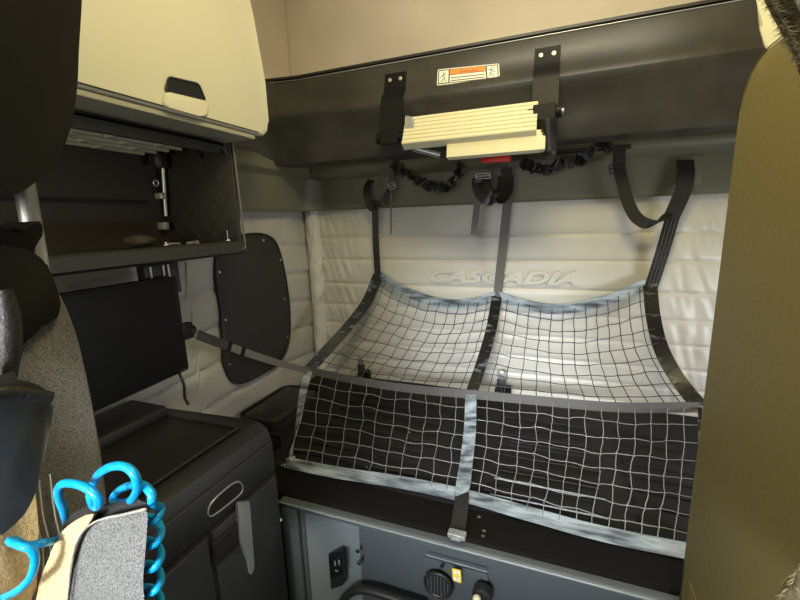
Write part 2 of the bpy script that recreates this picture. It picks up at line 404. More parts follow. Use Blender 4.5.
# ribbed tread, tilted
def tread(name, x0, x1, top, bot, ribs, m):
    """top, bot = (y, z) edges of the sloping face"""
    (y0, z0), (y1, z1) = top, bot
    d = Vector((0, y1-y0, z1-z0)); L = d.length; d.normalize(); n = Vector((0, -d.z, d.y)) 
    if n.y > 0: n = -n
    pr = [Vector((0, y0, z0))-n*0.035]
    for k in range(ribs):
        s0 = L*k/ribs; s1 = L*(k+0.62)/ribs; s2 = L*(k+0.80)/ribs; s3 = L*(k+1)/ribs
        o = Vector((0, y0, z0))
        pr += [o+d*s0-n*0.0035, o+d*(s0+0.001), o+d*s1, o+d*s2-n*0.0035] if ribs > 1 else [o+d*s0, o+d*s3]
    pr.append(Vector((0, y1, z1))-n*0.035)
    return prism(name, [p+Vector((x0, 0, 0)) for p in pr], (x1-x0, 0, 0), m, ld, bev=0, sharp=20)
T0, T1 = at(410, 124, y=1.60), at(412, 148, y=1.555)
tread('tread', xa, xb-0.01, (1.605, 2.094), (1.545, 1.985), 7, 'tread')
tread('lower_step', at(449, 145, y=1.6).x, xb+0.02, (1.572, 1.992), (1.56, 1.925), 1, 'tread')
tube('rail', [(xa+.03, 1.60, 1.975), (xa+.13, 1.63, 1.945)], 0.012, 'satin', ld)
prism('side_plate', rounded([at(405, 115, y=1.58), at(413, 117, y=1.58), at(414, 146, y=1.575), at(405, 138, y=1.58)], 0.01), (0, 0.05, 0), 'satin', ld, bev=0.002)
bm = bmesh.new()      # ribbed rubber leg end at the right bracket
p0, p1 = at(548, 118, y=1.58), at(550, 150, y=1.60)
a_tube(bm, [p0, p1], 0.026, 14)
for k in range(5): a_tube(bm, [p0+(p1-p0)*(0.08+k*.09), p0+(p1-p0)*(0.12+k*.09)], 0.031, 14)
a_ball(bm, p1, 0.027, seg=12)
finish('leg_cap', bm, 'black', ld)
rc = tag(box('belt_buckle', at(481, 160, y=1.75)+Vector((0, 0, -.012)), at(510, 158, y=1.75)+Vector((0, .03, .012)), 'red', None, 0.003), 'small red release tab showing under the cream ladder', 'buckle')

# ------------------------------------------------------------------ bunk restraint net
net = thing('bunk_restraint_net', 'large cord net with webbing borders slung over the lower bunk', 'net', (-0.3, 1.6, 0.8))
def lerp(a, b, t): return a+(b-a)*t
def curve(pts, n):
    """pts: (px, py, depth y) -> n+1 evenly spaced triples along a smooth curve"""
    P = smooth_path([Vector((a, b, c*100)) for a, b, c in pts], 12)
    d = [0]
    for a, b in zip(P, P[1:]): d.append(d[-1]+(Vector((a.x, a.y))-Vector((b.x, b.y))).length)
    out = []
    for i in range(n+1):
        t = d[-1]*i/n; k = max(j for j in range(len(d)) if d[j] <= t+1e-9); k = min(k, len(P)-2)
        f = (t-d[k])/max(d[k+1]-d[k], 1e-9); out.append(P[k].lerp(P[k+1], f))
    return out
YT, YM, YF = 2.05, 1.65, 1.17
def trip(p): return at(p.x, p.y, y=p.z/100)
TL = [(378, 275, YT), (400, 289, YT-.01), (428, 300, YT-.02), (456, 304, YT-.02), (480, 301, YT-.01), (497, 296, YT)]
TR = [(497, 296, YT), (520, 303, YT-.01), (550, 309, YT-.02), (580, 307, YT-.02), (612, 298, YT-.01), (650, 283, YT)]
LU = [(378, 275, YT), (366, 303, 1.98), (347, 328, 1.87), (327, 350, 1.75), (309, 370, YM)]
RU = [(650, 283, YT), (653, 315, 1.97), (661, 348, 1.86), (677, 378, 1.75), (700, 407, YM)]
CU = [(497, 296, YT), (491, 330, 1.92), (482, 362, 1.78), (471, 394, YM)]
ML = [(309, 370, YM), (360, 381, YM), (415, 389, YM), (471, 394, YM)]
MR = [(471, 394, YM), (545, 401, YM), (620, 407, YM), (700, 407, YM)]
LL = [(309, 370, YM), (303, 392, 1.55), (299, 418, 1.42), (294, 443, 1.28), (290, 462, YF)]
CL = [(471, 394, YM), (470, 430, 1.48), (466, 465, 1.30), (462, 493, YF)]
RL = [(700, 407, YM), (700, 452, 1.48), (695, 505, 1.31), (689, 552, YF)]
BL = [(290, 462, YF), (340, 468, YF), (400, 480, YF), (462, 493, YF)]
BR = [(462, 493, YF), (530, 512, YF), (600, 531, YF), (689, 552, YF)]
def panel(name, top, bot, left, right, nu, nv, m, r, wob):
    K = 4; NU, NV = nu*K, nv*K
    t, b, l, rr = curve(top, NU), curve(bot, NU), curve(left, NV), curve(right, NV)
    def P(i, j):
        u, v = i/NU, j/NV
        p = t[i]*(1-v)+b[i]*v+l[j]*(1-u)+rr[j]*u-(t[0]*(1-u)*(1-v)+t[NU]*u*(1-v)+b[0]*(1-u)*v+b[NU]*u*v)
        e = math.sin(math.pi*min(max(u, 0), 1))*math.sin(math.pi*v)
        # knots pull every cord slightly out of line
        s = 1 if (i//K+j//K) % 2 else -1
        kx = s*wob*min(1, e*4)*(1-abs((j % K)/K-.0)*2 if False else 1)
        q = Vector((p.x+noise.noise(Vector((i*.17, j*.17, 5)))*wob*2.0*min(1, e*3), p.y+noise.noise(Vector((i*.15, j*.15, 15)))*wob*2.0*min(1, e*3), p.z))
        if j % K == 0 and i % K == 0: q.x += kx*.5; q.y += kx*.45
        return trip(q)
    bm = bmesh.new()
    for i in range(0, nu+1):
        if 0 < i < nu: a_tube(bm, [P(i*K, j) for j in range(NV+1)], r, 5)
    for j in range(0, nv+1):
        if 0 < j < nv: a_tube(bm, [P(i, j*K) for i in range(NU+1)], r, 5)
    for i in range(1, nu):
        for j in range(1, nv): a_ball(bm, P(i*K, j*K), r*1.7, seg=5)
    return finish(name, bm, m, net, 80)
panel('upper_netting', TL, ML, LU, CU, 13, 9, 'net', 0.0020, 0.8)
panel('upper_netting', TR, MR, CU, RU, 14, 9, 'net', 0.0020, 0.8)
panel('lower_netting', ML, BL, LL, CL, 11, 7, 'netlit', 0.0015, 1.5)
panel('lower_netting', MR, BR, CL, RL, 14, 8, 'netlit', 0.0015, 1.5)
def band(name, pts, width, m, n=40, th=0.003, wd=None, dy=0):
    P = [trip(p)+Vector((0, dy, 0)) for p in curve(pts, n)]
    W = []
    for i in range(len(P)):
        t = (P[min(i+1, n)]-P[max(i-1, 0)]).normalized(); v = (P[i]-CAM).normalized()
        W.append(wd if wd is not None else t.cross(Vector((0, 0.75, 0.35)).lerp(v, 0.35)).normalized())
    return ribbon(name, P, width, W, m, net, th)
band('border_strap', TL, 0.052, 'strapglare')
band('border_strap', TR, 0.052, 'strapglare')
band('border_strap', LU, 0.055, 'strapmix')
band('border_strap', RU, [0.055+0.0*k for k in range(41)], 'strapmix')
band('border_strap', CU, 0.050, 'strapmix')
band('middle_strap', [(305, 369, YM)]+ML[1:]+MR[1:], 0.042, 'strapgrey', 60, dy=-0.003)
band('border_strap', LL, 0.040, 'strapglare')
band('border_strap', RL, 0.012, 'strapmix')
band('border_strap', CL, 0.050, 'strapglare', dy=-0.003)
fl = lambda y0: None
bz = 0.786
pb = [at(a, b, z=bz) for a, b in ((288, 463), (340, 473), (400, 482), (462, 495), (530, 514), (600, 533), (692, 552))]
ribbon('front_strap', smooth_path(pb, 8), 0.055, (0, 1, 0.15), 'strapglare', net, 0.003)
# doubled strap tails running up to the header, with the slack looped back to a buckle
def up(px0, py0, px1, py1, name='hanger_strap', wdt=0.035, m='strap', y0=YT, y1=2.02):
    a, b = at(px0, py0, y=y0), at(px1, py1, y=y1)
    P = [a.lerp(b, k/10)+Vector((0, -0.01*math.sin(math.pi*k/10), 0)) for k in range(11)]
    return ribbon(name, P, wdt, (1, 0, 0), m, net, 0.004)
up(378, 277, 375, 200, wdt=0.036)
up(497, 300, 512, 165, wdt=0.042, m='strapgrey')
up(651, 287, 673, 215, wdt=0.052)
for dx in (-0.012, 0.002, 0.016):
    a, b = at(651, 287, y=YT-.012), at(673, 215, y=2.008); 
    tube('stitching', [a+Vector((dx, 0, 0)), b+Vector((dx, -.004, 0))], 0.0012, 'strapgrey', net, 5)
def loop(name, pts, width, wd, m='strap'):
    P = smooth_path([at(a, b, y=c) for a, b, c in pts], 8)
    return ribbon(name, P, width, wd, m, net, 0.003)
loop('slack_loop', [(373, 210, 2.0), (368, 200, 1.99), (367, 188, 2.0), (371, 180, 2.025)], 0.042, (1, 0, .1))
loop('slack_loop', [(374, 208, 1.99), (381, 204, 1.975), (388, 193, 1.97), (391, 184, 1.97), (391, 165, 1.96)], [0.034]*25+[0.03]*8, (1, -.2, .4))
loop('strap_tail', [(391, 190, 1.965), (391, 210, 1.965), (391, 234, 1.97)], 0.008, (1, 0, 0), 'strapgrey')
loop('slack_loop', [(478, 178, 1.93), (478, 188, 1.92), (486, 199, 1.92), (498, 201, 1.93), (506, 194, 1.95), (508, 182, 1.97), (506, 168, 1.97)], 0.050, (1, 0, 0))
loop('slack_loop', [(486, 176, 1.93), (488, 186, 1.91), (493, 192, 1.91), (500, 190, 1.92), (502, 176, 1.94)], 0.036, (1, 0, 0))
loop('strap_tail', [(478, 180, 1.925), (477, 205, 1.925), (474, 230, 1.93)], 0.030, (1, 0, 0), 'strapgrey')
loop('strap_tail', [(475, 230, 1.928), (474, 235, 1.928)], 0.036, (1, 0, 0), 'strapgrey')
loop('slack_loop', [(620, 145, 1.95), (619, 160, 1.95), (620, 172, 1.95), (624, 188, 1.945), (629, 205, 1.935), (637, 218, 1.93), (648, 224, 1.94), (660, 222, 1.97), (669, 214, 2.0)], [0.046]*24+[0.046]*41, (1, 0, .5), 'strap')
loop('slack_loop', [(671, 218, 2.0), (678, 203, 1.99), (684, 188, 1.985), (686, 172, 1.99), (685, 160, 2.02)], 0.060, (1, 0, -.1))
def buckle(px, py, y, w_, h_, m='alu', tilt=0):
    c = at(px, py, y=y)
    bm = bmesh.new()
    X = Vector((math.cos(tilt), 0, math.sin(tilt)))*w_/2; Z = Vector((-math.sin(tilt), 0, math.cos(tilt)))*h_/2
    a_tube(bm, rounded([c-X-Z, c+X-Z, c+X+Z, c-X+Z], 0.006), 0.003, 8, True)
    a_tube(bm, [c-X, c+X], 0.003, 8)
    return finish('buckle', bm, m, net, 60)
buckle(392, 186, 1.955, 0.035, 0.028, 'satin', .4); buckle(483, 176, 1.92, 0.064, 0.022, 'satin'); buckle(617, 168, 1.935, 0.055, 0.036, 'black', .1)
# front tie-down: strap end, carpet-side buckle
c = at(461, 505, z=0.80)
ribbon('tie_down_strap', [at(462, 492, z=.792), at(461, 508, z=.792), at(458, 528, z=.790), at(457, 536, z=.786)], 0.046, (1, 0, 0), 'strap', net, 0.004)
bkc = at(457, 535, z=.795)
bm = bmesh.new(); a_box(bm, bkc+Vector((-.026, -.012, -.006)), bkc+Vector((.026, .014, .008)), .003); a_box(bm, bkc+Vector((-.014, -.02, -.004)), bkc+Vector((.014, -.01, .006)), .002)
finish('tie_down_buckle', bm, 'satin', net)
# webbing gathers (frayed strap bundles) at the net's side corners
for c0 in (at(291, 462, y=1.18), at(703, 406, y=1.66)):
    bm = bmesh.new()
    for k in range(26):
        a = c0+Vector((random.uniform(-.02, .02), random.uniform(-.02, .02), random.uniform(-.02, .02)))
        a_tube(bm, [a, a+Vector((random.uniform(-.02, .02), random.uniform(-.02, .02), random.uniform(-.025, .01)))], 0.003, 5)
    finish('strap_gather', bm, 'strapglare', net)

# crumpled spare webbing hanging under the upper bunk
def crumple(pts, width, label, grp=None):
    P = smooth_path([at(a, b, y=c) for a, b, c in pts], 12); N = len(P); W = []; Q = []
    for i, p in enumerate(P):
        a = math.sin(i*0.55)*1.1+noise.noise(Vector((i*.3, 1, width*50)))*1.0
        W.append(Vector((0, math.sin(a)*.6, math.cos(a)))); Q.append(p+Vector((0, math.sin(i*.8)*.008, math.cos(i*.7)*.006)))
    r = ribbon('spare_strap', Q, width, W, 'strap', None, 0.005)
    return tag(r, label, 'strap')
crumple([(393, 163, 1.95), (404, 172, 1.94), (418, 180, 1.93), (433, 187, 1.93), (446, 187, 1.94), (456, 178, 1.95), (462, 165, 1.95)], 0.05, 'crumpled black strap sagging beneath the left end of the cream ladder')
crumple([(522, 160, 1.92), (533, 168, 1.92), (548, 168, 1.93), (565, 162, 1.94), (580, 160, 1.95), (596, 148, 1.95), (612, 144, 1.95)], 0.05, 'crumpled black strap looping right of the ladder towards the right buckle')

# ------------------------------------------------------------------ lower bunk: deck board, carpeted edge, front panel
bk = thing('lower_bunk', 'lower bunk base with black carpeted deck and grey recessed front panel', 'bunk', (-0.3, 1.5, 0))
DX0, DX1, DZ = -1.36, 1.12, 0.77
box('deck', (DX0, 1.15, 0.70), (DX1, 2.09, DZ), 'deck', bk, 0.006)
box('carpet_edge', (-1.36, 1.022, 0.742), (DX1, 1.155, DZ+0.006), 'carpet', bk, 0.012, 4)
def slat(x0, x1, y, m='deck'):
    return ((x0, y-0.012, DZ-.001), (x1, y+0.012, DZ+0.010))
bm = bmesh.new()
for y in (1.28, 1.36, 1.44, 1.52, 1.60, 1.68, 1.76, 1.84): 
    a_box(bm, (-0.20, y-.025, DZ-.001), (0.17, y+.012, DZ+.009), .004, 2)
    a_box(bm, (-0.98, y-.025, DZ-.001), (-0.45, y+.012, DZ+.009), .004, 2)
    a_box(bm, (0.27, y-.025, DZ-.001), (0.50, y+.012, DZ+.009), .004, 2)
finish('slats', bm, 'deck', bk)
for (a, b) in (((494, 478), (606, 503)), ((490, 494), (608, 519)), ((500, 470), (600, 489)), ((505, 455), (602, 471)), ((510, 441), (600, 455))):
    p, q_ = at(*a, z=DZ+.012), at(*b, z=DZ+.012); q_ = Vector((q_.x, p.y, q_.z))
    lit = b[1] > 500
    tube('slot_light_line', [p, q_], 0.0028 if lit else 0.002, 'panel' if lit else 'cab', bk, 6)  # light along the deck slots drawn as rods, paler grey where lit
for a in ((424, 425), (410, 433), (376, 457), (367, 468), (352, 462), (479, 518), (484, 532), (483, 537), (398, 408), (350, 428)):
    disc('rivet', at(*a, z=DZ+.004 if a[1] < 500 else DZ+.008), (0, 0, 1), 0.0055 if a[1] > 500 else .0035, 0.004, 'chrome', bk, 10)
# front panel below the deck
EY = 1.032
bm = bmesh.new(); a_box(bm, (-0.86, EY-.035, 0.738), (DX1, EY+.03, 0.764), .008, 3); finish('top_rail', bm, 'panel2', bk)
tube('edge_trim', [(-0.86, EY-.036, .758), (DX1, EY-.036, .758)], 0.0035, 'panel', bk, 8)
box('side_frame', (-0.86, EY-.035, 0.0), (-0.79, EY+.03, 0.745), 'panel2', bk, .01, 3)
box('side_frame', (-0.785, EY-.028, 0.0), (-0.768, EY+.03, 0.745), 'panel2', bk, .006, 3)
# recessed bay: curved top and side leading into the recess
def bay(u, v):
    # u along x; v from rail (front) to back and down
    x = -0.772 + u*1.8
    t = min(1, max(0, (x+0.772)/0.13)); s = t*t*(3-2*t)
    drop = 0.022*math.cos(math.pi*t)
    top = 0.738
    if v < .35: f = v/.35; return Vector((x, EY-.02+0.075*f*s, top-0.045*f*f-0.012*(1-s)))
    f = (v-.35)/.65; return Vector((x, EY+.055*s-.02*(1-s), top-0.045-0.012*(1-s)-0.62*f))
grid('recess', bay, 90, 30, 'panel', bk)
# darker centre fascia and its details
fa = prism('fascia', rounded([(-0.60, EY+.054, .672), (0.9, EY+.054, .672), (0.9, EY+.054, .25), (-0.60, EY+.054, .25)], 0.01), (0, -.004, 0), 'panel2', bk, bev=.001)
def pf(px, py, dy=0.046): return at(px, py, y=EY+dy)
# power outlet
op = rounded([pf(324, 549), pf(345, 545), pf(348, 578), pf(328, 585)], 0.008)
ot = prism('power_outlet', op, (0, -0.030, 0), 'black', bk, bev=.004)
oc = [pf(329, 555, -.003), pf(342, 552, -.003), pf(343, 574, -.003), pf(331, 578, -.003)]
prism('socket_face', rounded(oc, .005), (0, -.003, 0), 'gloss', ot, bev=.001)
boxes('socket_slots', [(pf(334, 561, -.008), pf(335, 566, -.008)+Vector((.003, .002, 0))), (pf(338, 560, -.008), pf(339, 565, -.008)+Vector((.003, .002, 0))), (pf(335, 570, -.008), pf(337, 572, -.008)+Vector((.003, .002, 0)))], 'satin', ot)
for px, py in ((359, 549), (360, 561)):
    bm = bmesh.new(); a_disc(bm, pf(px, py, .03), (0, -1, 0), .0075, .012, 12, .002); 
    if py > 555: a_disc(bm, pf(px, py, .02), (0, -1, .9), .004, .022, 8)
    finish('toggle_switch', bm, 'chrome', bk)
cv = [pf(424, 555), pf(488, 573), pf(488, 597), pf(424, 582)]
cvp = prism('access_cover', rounded(cv, .008), (0, -.006, 0), 'panel2', bk, bev=.002)
tube('cover_edge', [pf(426, 555, .02), pf(487, 572, .02)], .0018, 'panel', cvp, 6)
disc('button', pf(442, 566, .022), (0, -1, 0), .006, .006, 'gap', cvp, 12)
# round vent with slanted blades
vc = pf(438, 585, .018)
bm = bmesh.new(); ring = [vc+Vector((math.cos(t)*.043, 0, math.sin(t)*.043)) for t in np.linspace(0, 2*math.pi, 28, endpoint=False)]
a_tube(bm, ring, .006, 8, True); vr = finish('round_vent', bm, 'black', bk, 60)
disc('vent_bowl', vc+Vector((0, .004, 0)), (0, -1, 0), .042, .003, 'gap', vr, 24)
bm = bmesh.new()
for k in range(-3, 4):
    x = k*.011; h = math.sqrt(max(.0, .038**2-x*x)); a_box(bm, vc+Vector((x-.0015, -.004, -h)), vc+Vector((x+.0015, .004, h)))
finish('vent_blades', bm, 'panel2', vr)
# yellow arrow sticker
yc = [pf(452, 568, .018), pf(461, 570, .018), pf(461.5, 583, .018), pf(453, 580.5, .018)]
ys = prism('arrow_sticker', rounded(yc, .003), (0, -.001, 0), 'yellow', cvp, bev=0)
ys['label'] = 'yellow sticker with an arrow'
prism('sticker_field', [bilin(yc, *p)+Vector((0, -.0012, 0)) for p in ((.14, .11), (.86, .11), (.86, .89), (.14, .89))], (0, -.0003, 0), 'white', ys, bev=0)
def ylin(u, v): return bilin(yc, u, v)+Vector((0, -.0018, 0))
prism('arrow', [ylin(*p) for p in ((.2, .38), (.5, .38), (.5, .2), (.85, .5), (.5, .8), (.5, .62), (.2, .62))], (0, -.0004, 0), 'yellow', ys, bev=0)
# rotary knob at the bottom edge
kc = pf(482, 598, -.005); bm = bmesh.new(); a_disc(bm, kc+Vector((0, .03, 0)), (0, -1, 0), .030, .035, 24, .006); kn = finish('rotary_knob', bm, 'black', bk)
bm = bmesh.new(); a_ball(bm, kc+Vector((-.012, -.02, .012)), .013); finish('knob_cap', bm, 'tread', kn)
# padded dark rim inside the bay
rim = smooth_path([pf(338, 612, .0), pf(345, 597, .0), pf(358, 590, .0), pf(375, 592, .0), pf(400, 600, .0), pf(425, 608, .0)], 6)
tube('storage_rim', rim, .014, 'black', bk, 10)

# two seat-belt style latches standing at the back of the deck
def latch(px, label):
    b = at(px, 378, y=2.02); b.z = DZ
    t = thing('bunk_latch', label, 'latch', b, 'bunk latches at the back of the deck')
    box('base', b+Vector((-.035, -.02, 0)), b+Vector((.035, .03, .055)), 'black', t, .004)
    box('body', b+Vector((-.022, -.035, .02)), b+Vector((.018, -.012, .115)), 'cab', t, .005)
    bm = bmesh.new(); a_disc(bm, b+Vector((-.002, -.03, .14)), (0, 1, 0), .022, .018, 18, .004); a_box(bm, b+Vector((-.012, -.028, .10)), b+Vector((.008, -.014, .135)), .003)
    finish('ring_head', bm, 'satin', t)
    box('lever', b+Vector((.012, -.04, .03)), b+Vector((.05, -.01, .085)), 'gloss', t, .004)
latch(364, 'upright chrome and black latch behind the left half of the net')
latch(502, 'upright chrome and black latch behind the net, right of the centre strap')

# ------------------------------------------------------------------ lower left cabinet
cb = thing('desk_cabinet', 'charcoal plastic cabinet with recessed worktop left of the lower bunk', 'cabinet', (-1.15, 0.7, 0))
CX, CY1, CY0 = -0.825, .958, 0.40
top = 1.078
bm = bmesh.new()
# body: profile across x so that the inner top edge is softly rounded, extruded along y
pr = [(XL+.01, 0), (CX, 0), (CX, top-.05), (CX-.012, top-.016), (CX-.04, top), (CX-.055, top), (CX-.065, top-.012), (XL+.01, top-.012)]
a_prism(bm, [(x, CY0, z) for x, z in pr], (0, CY1-CY0, 0), 0.012, 3)
finish('body', bm, 'cab', cb)
box('worktop', (XL+.03, 0.42, top-.02), (CX-.085, .90, top-.007), 'cabtop', cb, .006)
bm = bmesh.new(); a_tube(bm, [(CX-.085, 0.42, top-.004), (CX-.085, .905, top-.004), (XL+.03, .905, top-.004)], .006, 8); finish('worktop_rim', bm, 'cab', cb)
box('raised_ledge', (XL+.01, 0.41, top-.01), (-1.20, .90, top+.035), 'cabtop', cb, .01)
def pc(px, py, dx=0.0): return at(px, py, x=CX+dx)
def zc(y, z, dx=0.001): return Vector((CX+dx, y, z))
# seams: between fascia and doors
a, b = pc(165, 570), pc(272, 472)
boxes('door_gap', [((CX-.003, 0.405, .907), (CX+.0015, CY1-.004, .916)), ((CX-.003, .673, .02), (CX+.0015, .681, .91))], 'gap', cb)
d1 = box('door', (CX-.002, .684, .03), (CX+.008, CY1-.008, .904), 'cab', cb, .005)
d2 = box('door', (CX-.002, 0.405, .03), (CX+.008, .670, .904), 'cab', cb, .005)
box('fascia', (CX-.002, 0.405, .919), (CX+.006, CY1-.008, 1.025), 'cab', cb, .005)
hp = [pc(*p, .007) for p in ((208, 513), (212, 502), (228, 487), (237, 482), (242, 485), (241, 493), (226, 506), (212, 516))]
hr = tube('pull_recess', smooth_path(hp, 5, True), .0028, 'satin', cb, 8, True)
prism('pull_well', smooth_path(hp, 4, True), (-.004, 0, 0), 'gap', hr, bev=0)
prism('door_handle', rounded([pc(235, 502, .008), pc(247, 500, .008), pc(250, 540, .008), pc(252, 566, .008), pc(249, 575, .008), pc(246, 560, .008), pc(237, 540, .008)], .008), (.010, 0, 0), 'satin', d1, bev=.003)
lt = prism('latch', rounded([pc(211, 543, .009), pc(236, 522, .009), pc(238, 545, .009), pc(213, 567, .009)], .004), (.005, 0, 0), 'black', d1, bev=.002)
prism('latch_key_plate', rounded([pc(214, 548, .015), pc(232, 532, .015), pc(233, 545, .015), pc(215, 561, .015)], .003), (.002, 0, 0), 'gap', lt, bev=.0)
# black carpeted filler between cabinet, deck and wall
tag(box('side_bolster', (-1.37, 1.16, DZ+.001), (-1.06, 1.30, .80), 'carpet', None, .03, 4), 'black carpeted block in the corner between desk cabinet and lower bunk', 'bolster')
tag(box('wall_housing', (-1.375, 1.36, 0.772), (-1.14, 1.75, .825), 'black', None, .05, 5), 'black rounded housing low on the left wall behind the net', 'housing')

# ------------------------------------------------------------------ monitor on its bracket
mo = thing('monitor', 'flat black monitor mounted on a bracket below the open shelf', 'monitor', (-1.2, .75, 1.2))
mx = -1.15
q4 = [at(40, 302, x=mx), at(176, 276, x=mx), at(189, 369, x=mx), at(80, 424, x=mx)]
q4[0].y = .33; q4[0].z = q4[1].z+.0; q4[3].y = .33; q4[3].z = q4[2].z-.02
bz_ = prism('bezel', rounded(q4, .008), (-.03, 0, 0), 'gloss', mo, bev=.003)
cen = sum(q4, Vector())/4
si = [cen+(p-cen)*.955+Vector((.0012, 0, 0)) for p in q4]
prism('screen', si, (.0008, 0, 0), 'screen', mo, bev=0)
box('badge', Vector((mx+.001, .92, q4[2].z+.006)), Vector((mx+.002, .945, q4[2].z+.010)), 'satin', mo, 0)
box('mount_plate', (mx-.06, .72, q4[1].z-.24), (mx-.03, .93, q4[1].z-.02), 'black', mo, .003)
bA, bB = at(147, 282, x=mx-.03), at(180, 268, x=mx-.03)
br = box('mount_arm', (mx-.07, bA.y-.0, q4[1].z-.06), (mx-.035, bB.y, 1.585), 'black', mo, .003)
for px in (152, 165, 170):
    p = at(px, 275, x=mx-.03); box('rail_strip', (mx-.036, p.y-.003, 1.535), (mx-.032, p.y+.003, 1.58), 'alu', br, 0)
box('strap_clip', at(183, 336, x=mx+.0)+Vector((-.02, -.004, -.015)), at(189, 326, x=mx)+Vector((.006, .012, .012)), 'gloss', mo, .003)
cbp = smooth_path([Vector((mx-.02, .935, q4[2].z+.0)), Vector((mx-.01, .94, q4[2].z-.05)), Vector((mx-.02, .945, q4[2].z-.10)), Vector((mx-.02, .955, q4[2].z-.13))], 6)
tube('power_lead', cbp, .005, 'black', mo)
# restraint strap from the monitor clip to the net
A, B = at(189, 331, x=mx), at(309, 371, y=YM)
P = [A.lerp(B, k/20)+Vector((0, 0, -.012*math.sin(math.pi*k/20))) for k in range(21)]
ms = thing('monitor_strap', 'grey webbing strap stretched from the monitor to the net', 'strap', A)
ribbon('webbing', P, .030, (0, 0, 1), 'strapgrey', ms, .003)
ribbon('webbing_fold', [p+Vector((.003, -.003, 0)) for p in P[1:6]], .034, (0, 0, 1), 'strap', ms, .005)
for k in (5, 7):
    c = P[k]; d = (P[k+1]-P[k-1]).normalized()
    ribbon('slider', [c-d*.008+Vector((.004, -.004, 0)), c+d*.008+Vector((.004, -.004, 0))], .042, (0, 0, 1), 'gloss', ms, .008)
hk = smooth_path([A+Vector((-.004, -.012, .012)), A+Vector((.006, 0, .016)), A+Vector((.004, .02, .01)), A+Vector((.0, .022, -.010)), A+Vector((.0, .0, -.014))], 5)
tube('hook', hk, .004, 'gloss', ms)

# ------------------------------------------------------------------ snap-on window cover on the left wall
wc = thing('window_cover', 'dark vinyl cover snapped over the small window on the quilted left wall', 'cover', (XL, 1.6, 1.3))
wx = XL+0.012
out = [(225, 241), (243, 235), (262, 234), (274, 240), (281, 256), (287, 285), (290, 315), (289, 342), (281, 360), (262, 374), (243, 383), (233, 381), (226, 368), (224, 345), (222, 318), (219, 295), (216, 270), (218, 252)]
wp = smooth_path([at(a, b, x=wx) for a, b in out], 4, True)
prism('panel', wp, (-.02, 0, 0), 'cover', wc, bev=.004)
tube('binding', [p+Vector((.0005, 0, 0)) for p in wp], .0045, 'black', wc, 6, True)
for a in ((263, 240), (280, 260), (284, 299), (287, 337), (275, 365), (251, 378), (229, 365), (225, 320), (219, 272)):
    bm = bmesh.new(); a_disc(bm, at(*a, x=wx-.002), (1, 0, 0), .0065, .005, 12, .002); finish('snap', bm, 'chrome', wc)

# ------------------------------------------------------------------ open shelf unit
sh = thing('open_shelf', 'dark open shelf box hung on the left wall below the cream cabinet', 'shelf', (-1.2, .7, 1.6))
XS = -1.435
SX, SY1, SY0, SZ0, SZ1 = -1.08, 1.20, 0.1, 1.598, 1.985
box('back_panel', (XS-.005, SY0, SZ0), (XS+.012, SY1, SZ1), 'shelfin', sh, .002)
box('back_rail', (XS+.008, SY0, 1.785), (XS+.020, SY1-.09, 1.797), 'gap', sh, 0)
box('side_panel', (XS, SY1-.012, SZ0), (SX, SY1, SZ1), 'shelf', sh, .003)
box('floor_board', (XS, SY0, SZ0), (SX-.005, SY1-.01, SZ0+.034), 'gap', sh, .002)
prism('front_lip', [(SX, SY0, SZ0-.002), (SX+.012, SY0, SZ0+.006), (SX+.012, SY0, SZ0+.040), (SX+.004, SY0, SZ0+.046), (SX-.012, SY0, SZ0+.040), (SX-.02, SY0, SZ0)], (0, SY1-SY0, 0), 'shelf', sh, bev=.0)
tube('front_edge', smooth_path([(SX+.008, SY1-.006, SZ1), (SX+.010, SY1, SZ0+.05), (SX+.010, SY1-.008, SZ0+.02), (SX+.006, SY1-.05, SZ0+.006)], 5), .0035, 'strapgrey', sh)
# cross-hatched moulding on the inside of the side panel
bm = bmesh.new(); yy = SY1-.0135
for k in range(-4, 7):
    for sgn in (1, -1):
        p = []
        x0_ = XS+.03+k*.075
        for t in (0, 1):
            p.append((x0_+sgn*t*.30, 1.64+t*.32))
        # clip to the panel
        pts = []
        for t in np.linspace(0, 1, 25):
            x = p[0][0]+(p[1][0]-p[0][0])*t; z = p[0][1]+(p[1][1]-p[0][1])*t
            if XS+.03 < x < SX-.02: pts.append((x, yy, z))
        if len(pts) > 2: a_tube(bm, [pts[0], pts[-1]], .0016, 5)
finish('diamond_ribs', bm, 'shelf', sh)
# roof grille with staggered openings
bm = bmesh.new()
for i in range(5):
    x = XS+.035+i*.060; a_box(bm, (x, .25, 1.955), (x+.012, SY1-.10, 1.972))
    for k in range(6):
        y = .30+k*.155+(i % 2)*.075
        if i < 4 and y < SY1-.14: a_box(bm, (x+.010, y, 1.953), (x+.054, y+.012, 1.974))
finish('roof_grille', bm, 'grille', sh)
box('roof_board', (XS, SY0, 1.976), (SX-.03, SY1-.01, SZ1), 'gap', sh, 0)
box('grille_frame', (SX-.045, SY0, 1.945), (SX-.03, SY1-.01, SZ1), 'shelf', sh, .003)
